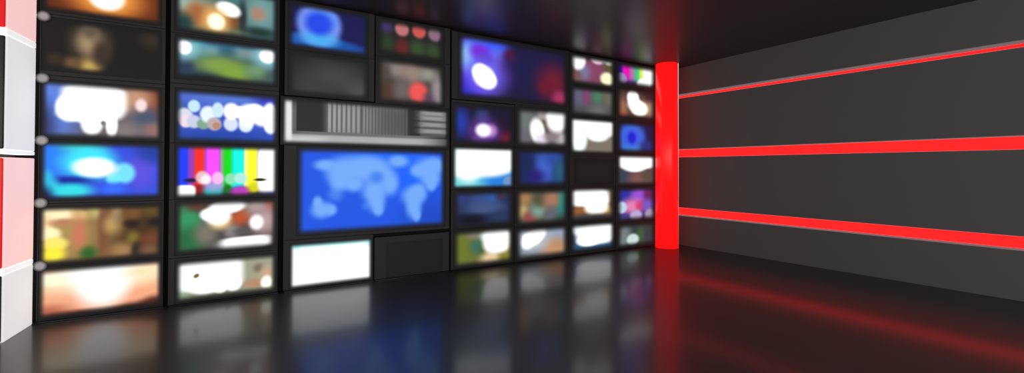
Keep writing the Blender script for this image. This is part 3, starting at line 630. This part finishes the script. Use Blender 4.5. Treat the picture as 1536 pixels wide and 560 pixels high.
# the soft patch used by every picture on the monitors
def patch_group():
    g = bpy.data.node_groups.new('picture_patch', 'ShaderNodeTree')
    I = g.interface
    for nm, ty in (('Point', 'NodeSocketVector'), ('Under', 'NodeSocketColor'), ('Colour', 'NodeSocketColor'),
                   ('Place', 'NodeSocketVector'), ('Turn', 'NodeSocketVector'), ('Size', 'NodeSocketVector'),
                   ('Inner', 'NodeSocketFloat'), ('Outer', 'NodeSocketFloat'), ('Strength', 'NodeSocketFloat'), ('Square', 'NodeSocketFloat')):
        I.new_socket(name=nm, in_out='INPUT', socket_type=ty)
    I.new_socket(name='Colour', in_out='OUTPUT', socket_type='NodeSocketColor')
    N, Lk = g.nodes, g.links
    gi = N.new('NodeGroupInput'); go = N.new('NodeGroupOutput')
    mp = N.new('ShaderNodeMapping'); mp.vector_type = 'TEXTURE'
    Lk.new(gi.outputs['Point'], mp.inputs[0]); Lk.new(gi.outputs['Place'], mp.inputs['Location'])
    Lk.new(gi.outputs['Turn'], mp.inputs['Rotation']); Lk.new(gi.outputs['Size'], mp.inputs['Scale'])
    sx = N.new('ShaderNodeSeparateXYZ'); Lk.new(mp.outputs[0], sx.inputs[0])
    def math_(op, a, b=None):
        n = N.new('ShaderNodeMath'); n.operation = op
        for i, v in enumerate((a, b)):
            if v is None: continue
            if isinstance(v, (int, float)): n.inputs[i].default_value = v
            else: Lk.new(v, n.inputs[i])
        return n.outputs[0]
    n_ = gi.outputs['Square']
    px = math_('POWER', math_('ABSOLUTE', sx.outputs[0]), n_)
    py = math_('POWER', math_('ABSOLUTE', sx.outputs[1]), n_)
    d = math_('POWER', math_('ADD', px, py), math_('DIVIDE', 1., n_))
    mr = N.new('ShaderNodeMapRange'); mr.interpolation_type = 'SMOOTHSTEP'
    Lk.new(d, mr.inputs[0]); Lk.new(gi.outputs['Inner'], mr.inputs[1]); Lk.new(gi.outputs['Outer'], mr.inputs[2])
    mr.inputs[3].default_value = 1; mr.inputs[4].default_value = 0
    f = math_('MULTIPLY', mr.outputs[0], gi.outputs['Strength'])
    mx = N.new('ShaderNodeMix'); mx.data_type = 'RGBA'
    Lk.new(f, mx.inputs[0]); Lk.new(gi.outputs['Under'], mx.inputs[6]); Lk.new(gi.outputs['Colour'], mx.inputs[7])
    Lk.new(mx.outputs[2], go.inputs[0])
    return g
PATCH = patch_group()

def picture_mat(hw, hh, soft, base, patches):
    m, nt = new_mat('monitor_picture')
    N, Lk = nt.nodes, nt.links
    out = N.new('ShaderNodeOutputMaterial'); p = N.new('ShaderNodeBsdfPrincipled')
    Lk.new(p.outputs[0], out.inputs[0])
    p.inputs['Base Color'].default_value = (.006, .006, .006, 1)
    p.inputs['Roughness'].default_value = .45; p.inputs['Specular IOR Level'].default_value = .15
    tc = N.new('ShaderNodeTexCoord'); s = N.new('ShaderNodeSeparateXYZ'); c = N.new('ShaderNodeCombineXYZ')
    Lk.new(tc.outputs['Object'], s.inputs[0]); Lk.new(s.outputs[0], c.inputs[0]); Lk.new(s.outputs[2], c.inputs[1])
    rgb = N.new('ShaderNodeRGB'); rgb.outputs[0].default_value = (*base, 1)
    cur = rgb.outputs[0]
    for (x, z, rx, rz, k, so, rot, al, pw) in patches:
        g = N.new('ShaderNodeGroup'); g.node_tree = PATCH
        Lk.new(c.outputs[0], g.inputs['Point']); Lk.new(cur, g.inputs['Under'])
        g.inputs['Colour'].default_value = (*k, 1)
        g.inputs['Place'].default_value = (x, z, 0); g.inputs['Turn'].default_value = (0, 0, math.radians(rot))
        g.inputs['Size'].default_value = (rx, rz, 1)
        g.inputs['Inner'].default_value = 1-so; g.inputs['Outer'].default_value = 1+so
        g.inputs['Strength'].default_value = al; g.inputs['Square'].default_value = pw
        cur = g.outputs[0]
    # the picture dims to black at the edge of the panel
    fac = None
    for k, (h, w) in enumerate(((hw, soft[0]), (hh, soft[1]))):
        a = N.new('ShaderNodeMath'); a.operation = 'ABSOLUTE'; Lk.new(s.outputs[0 if k == 0 else 2], a.inputs[0])
        mr = N.new('ShaderNodeMapRange'); mr.interpolation_type = 'SMOOTHSTEP'
        Lk.new(a.outputs[0], mr.inputs[0])
        mr.inputs[1].default_value = h-w; mr.inputs[2].default_value = h; mr.inputs[3].default_value = 1; mr.inputs[4].default_value = 0
        if fac is None: fac = mr.outputs[0]
        else:
            q = N.new('ShaderNodeMath'); q.operation = 'MULTIPLY'; Lk.new(fac, q.inputs[0]); Lk.new(mr.outputs[0], q.inputs[1]); fac = q.outputs[0]
    mx = N.new('ShaderNodeMix'); mx.data_type = 'RGBA'
    mx.inputs[6].default_value = (.11, .11, .11, 1)
    Lk.new(fac, mx.inputs[0]); Lk.new(cur, mx.inputs[7])
    gm = N.new('ShaderNodeGamma'); gm.inputs[1].default_value = 2.2
    Lk.new(mx.outputs[2], gm.inputs[0])
    Lk.new(gm.outputs[0], p.inputs['Emission Color']); p.inputs['Emission Strength'].default_value = 1
    return m

# ------------------------------------------------------------------ the room
bm = bmesh.new(); box(bm, -4, WALL_X+.34, -4, WALL_Y+.3, -.1, 0); structure('floor', bm, M_floor)
bm = bmesh.new(); box(bm, -4, WALL_X+.34, -4, WALL_Y+.3, CEIL, CEIL+.2)
def ceil_z(x, y): return CEIL-.045+.0096*(6.7-x)+.0132*(WALL_Y-y)     # the ceiling dips a little towards the pillar
for v in bm.verts: v.co.z += ceil_z(v.co.x, v.co.y)-CEIL
structure('ceiling', bm, M_ceil)
bm = bmesh.new(); box(bm, -4, WALL_X+.34, WALL_Y+.08, WALL_Y+.3, 0, CEIL); structure('wall_back', bm, M_black)

GROOVES = [(2.526, 2.602), (1.507, 1.652), (.498, .645)]
DEPTH = .21
bm = bmesh.new()
zs = [0] + [v for g in sorted(GROOVES) for v in g] + [CEIL]
for i in range(0, 8, 2):
    box(bm, WALL_X, WALL_X+DEPTH, -4, WALL_Y+.08, zs[i], zs[i+1])
box(bm, WALL_X+DEPTH, WALL_X+.34, -4, WALL_Y+.08, 0, CEIL)
structure('wall_right', bm, M_grey)

for (z0, z1), lab in zip(GROOVES, (
        'thin glowing red light strip near the top of the grey wall, grey ledge above it',
        'glowing red light strip across the middle of the grey wall',
        'lowest glowing red light strip on the grey wall, pale ledge below it')):
    t = thing('light_strip', lab, 'light', (WALL_X, 0, z0), 'red light strips in the grey wall')
    h = z1-z0
    bm = bmesh.new(); box(bm, DEPTH-.03, DEPTH-.002, -3.99, WALL_Y+.07, .005, h-.005)
    obj('diffuser', bm, M_redlight, t)
    for a, b in ((h-.0045, h-.0005), (.0005, .0045)):
        bm = bmesh.new(); box(bm, .001, DEPTH-.002, -3.99, WALL_Y+.07, a, b)
        o = obj('ledge', bm, M_channel, t); o['label'] = 'pale grey ledge'

# ------------------------------------------------------------------ the monitor wall
for lab, cell, pic, soft, base, patches in MONITORS:
    x0, x1, z0, z1 = cell; a0, a1, b0, b1 = pic
    cx, cz = (a0+a1)/2, (b0+b1)/2
    t = thing('monitor', lab, 'monitor', (cx, WALL_Y, cz), 'monitors in the video wall')
    # frame: a bevelled ring round the picture
    bm = bmesh.new()
    yf, yb, e = -.006, .078, .0025
    def ring(X0, X1, Z0, Z1, y): return [bm.verts.new((X-cx, y, Z-cz)) for X, Z in ((X0, Z0), (X1, Z0), (X1, Z1), (X0, Z1))]
    R = [ring(x0, x1, z0, z1, yb), ring(x0, x1, z0, z1, yf+e), ring(x0+e, x1-e, z0+e, z1-e, yf),
         ring(a0-e*.5, a1+e*.5, b0-e*.5, b1+e*.5, yf), ring(a0, a1, b0, b1, yf+e), ring(a0, a1, b0, b1, .03)]
    for q, w in zip(R, R[1:]):
        for i in range(4): bm.faces.new((q[i], q[(i+1) % 4], w[(i+1) % 4], w[i]))
    bm.faces.new(R[0][::-1]); bm.faces.new(R[-1])
    obj('bezel', bm, M_bezel, t)
    bm = bmesh.new(); hw, hh = (a1-a0)/2, (b1-b0)/2
    box(bm, -hw+.0005, hw-.0005, 0, .0295, -hh+.0005, hh-.0005)
    obj('screen', bm, picture_mat(hw, hh, soft, base, patches), t)

for i, (x0, x1) in enumerate(RAILS):
    bm = bmesh.new(); box(bm, x0, x1, WALL_Y-.02, WALL_Y+.079, 0, .0145, .004)
    structure('trim_%d' % (i+1), bm, M_rail)

# pin lamps with blur painted as glowing discs at the left edge of the wall, one at each gap between monitors
def blur_disc_mat():
    m, nt = new_mat('pale_lamp_glass')
    N, Lk = nt.nodes, nt.links
    out = N.new('ShaderNodeOutputMaterial'); p = N.new('ShaderNodeBsdfPrincipled'); Lk.new(p.outputs[0], out.inputs[0])
    p.inputs['Base Color'].default_value = (.05, .05, .05, 1); p.inputs['Roughness'].default_value = .4
    tc = N.new('ShaderNodeTexCoord'); s = N.new('ShaderNodeVectorMath'); s.operation = 'MULTIPLY'; s.inputs[1].default_value = (1, 0, 1)
    Lk.new(tc.outputs['Object'], s.inputs[0])
    ln = N.new('ShaderNodeVectorMath'); ln.operation = 'LENGTH'; Lk.new(s.outputs[0], ln.inputs[0])
    mr = N.new('ShaderNodeMapRange'); mr.interpolation_type = 'SMOOTHSTEP'
    Lk.new(ln.outputs['Value'], mr.inputs[0])
    for i, v in enumerate((.018, .043, 1, 0)): mr.inputs[i+1].default_value = v
    mx = N.new('ShaderNodeMix'); mx.data_type = 'RGBA'
    mx.inputs[6].default_value = (.012, .012, .012, 1); mx.inputs[7].default_value = (.29, .27, .265, 1)
    Lk.new(mr.outputs[0], mx.inputs[0]); Lk.new(mx.outputs[2], p.inputs['Emission Color']); p.inputs['Emission Strength'].default_value = 1
    return m
M_blur_disc = blur_disc_mat()
KLAB = ['round pale lamp beside the uppermost red block of the tower',
        'round pale lamp beside the middle of the charcoal and white block of the tower',
        'round pale lamp just above the black gap in the tower',
        'round pale lamp beside the lower red block of the tower',
        'round pale lamp nearest the floor, beside the salmon monitor']
for (x, z), lab in zip(KNOBS, KLAB):
    t = thing('wall_lamp', lab, 'lamp', (x, WALL_Y-.011, z), 'round lamps along the tower edge')
    bm = bmesh.new()
    M = Matrix.Rotation(math.pi/2, 4, 'X')
    cyl(bm, .046, .043, .006, Matrix.Translation((0, -.003, 0)) @ M, 40)
    obj('lens', bm, M_blur_disc, t)  # pale disc is the pin light's blurred spot, painted as a glow
    bm = bmesh.new()
    bmesh.ops.create_uvsphere(bm, u_segments=16, v_segments=10, radius=.009, matrix=Matrix.Translation((-.049, -.004, 0)))
    box(bm, -.049, -.04, -.006, -.001, -.004, .004)
    o = obj('pin', bm, M_slab, t, smooth=True); o['label'] = 'small bright white pin'

# ------------------------------------------------------------------ the red pillar
PX, PY, PR = 6.350, 5.180, .185
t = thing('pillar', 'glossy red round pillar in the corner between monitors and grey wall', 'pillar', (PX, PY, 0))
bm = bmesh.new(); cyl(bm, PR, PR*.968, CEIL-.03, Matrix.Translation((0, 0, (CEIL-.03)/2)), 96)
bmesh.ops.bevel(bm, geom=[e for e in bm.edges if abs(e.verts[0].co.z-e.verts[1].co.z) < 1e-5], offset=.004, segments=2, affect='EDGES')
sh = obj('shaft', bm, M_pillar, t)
for p in sh.data.polygons: p.use_smooth = abs(p.normal.z) < .5
bm = bmesh.new(); cyl(bm, .012, .012, CEIL-.032, Matrix.Translation((PR*.94*.62, -PR*.94*.78, (CEIL-.032)/2)), 16)  # added glowing rod stands in for the highlight on the pillar's edge
o = obj('edge_light', bm, M_edge_highlight, t); o['label'] = 'thin white vertical edge light'

# ------------------------------------------------------------------ the lit tower at the left
TX, TY0, TY1 = -1.316, 4.936, 5.385
TW = .80
t = thing('light_tower', 'tower of stacked red and charcoal fronted blocks with lit white and pink sides', 'display tower', (TX, TY0, 0))
bm = bmesh.new(); box(bm, -TW+.05, -.06, .06, TY1-TY0-.005, 0, CEIL-.002)
obj('core', bm, M_black, t)
def prism(bm, z0, z1, bevel=0., grow=0.):
    D = TY1-TY0
    pts = [(-TW, -grow), (grow*.0, -grow), (.047, D), (-TW, D)]
    lo = [bm.verts.new((x, y, z0)) for x, y in pts]; hi = [bm.verts.new((x, y, z1)) for x, y in pts]
    bm.faces.new(lo[::-1]); bm.faces.new(hi)
    for i in range(4): bm.faces.new((lo[i], lo[(i+1) % 4], hi[(i+1) % 4], hi[i]))
    if bevel: bmesh.ops.bevel(bm, geom=bm.edges[:], offset=bevel, segments=2, affect='EDGES', profile=.5)
BL = [(2.335, CEIL-.004, 'pink', 'red'), (1.432, 2.283, 'white', 'dark'), (.546, 1.374, 'pink', 'red'), (.002, .502, 'white', 'dark')]
for z0, z1, side, face in BL:
    bm = bmesh.new()
    prism(bm, z0, z1, .006)
    b = obj('block', bm, M_acr_pink if side == 'pink' else M_acr_white, t)
    b['label'] = ('lit pale pink' if side == 'pink' else 'lit white') + ' block'
    bm = bmesh.new(); box(bm, -TW+.012, -.010, -.022, .003, z0+.004, z1-.004, .012, 3)
    f = obj('front_tile', bm, M_tile_red if face == 'red' else M_tile_dark, b)
    f['label'] = ('glossy red' if face == 'red' else 'glossy charcoal') + ' front tile'
for z0, z1 in ((2.287, 2.333), (1.400, 1.430), (.504, .544)):
    bm = bmesh.new(); prism(bm, z0, z1, .004, .012)
    s = obj('slab', bm, M_slab, t); s['label'] = 'bright white slab between blocks'

# ------------------------------------------------------------------ light
w = bpy.data.worlds.new('World'); scene.world = w; w.use_nodes = True
bg = w.node_tree.nodes['Background']; bg.inputs[0].default_value = (1, .985, .95, 1); bg.inputs[1].default_value = 1.1

def softbox(name, loc, target, sx, sy, watt, col=(1, 1, 1)):
    l = bpy.data.lights.new(name, 'AREA'); l.shape = 'RECTANGLE'; l.size = sx; l.size_y = sy; l.energy = watt; l.color = col
    o = bpy.data.objects.new(name, l); COL.objects.link(o); o.location = loc
    o.rotation_euler = (Vector(target)-Vector(loc)).to_track_quat('-Z', 'Y').to_euler()
    return o
softbox('studio_softbox', (-1.9, -1.5, 1.6), (PX, PY, 1.6), 2.0, 2.6, 40)  # added unseen behind the camera to put a highlight on the pillar
softbox('studio_softbox', (3.2, -3.4, 1.6), (5.4, 5, 1.5), 4.2, 2.8, 85)  # added unseen light to brighten the pillar's right side

# ------------------------------------------------------------------ camera
cam = bpy.data.cameras.new('Camera'); co = bpy.data.objects.new('Camera', cam); COL.objects.link(co)
f_px, yaw, pitch, roll, cy = 699.178, .565914, .0108802, .00309570, 245.882
fwd = Vector((math.sin(yaw)*math.cos(pitch), math.cos(yaw)*math.cos(pitch), math.sin(pitch)))
r = Vector((math.cos(yaw), -math.sin(yaw), 0)); u = r.cross(fwd)
r2 = r*math.cos(roll)+u*math.sin(roll); u2 = -r*math.sin(roll)+u*math.cos(roll)
mw = Matrix((( r2.x, u2.x, -fwd.x, 0), (r2.y, u2.y, -fwd.y, 0), (r2.z, u2.z, -fwd.z, EYE), (0, 0, 0, 1)))
co.matrix_world = mw
cam.sensor_fit = 'HORIZONTAL'; cam.sensor_width = 36; cam.lens = f_px/1536*36
cam.shift_y = -(280-cy)/1536
cam.clip_start = .05; cam.clip_end = 100
scene.camera = co

vs = scene.view_settings
scene.display_settings.display_device = 'sRGB'
vs.view_transform = 'Standard'; vs.look = 'None'; vs.exposure = 0; vs.gamma = 1; vs.use_curve_mapping = False
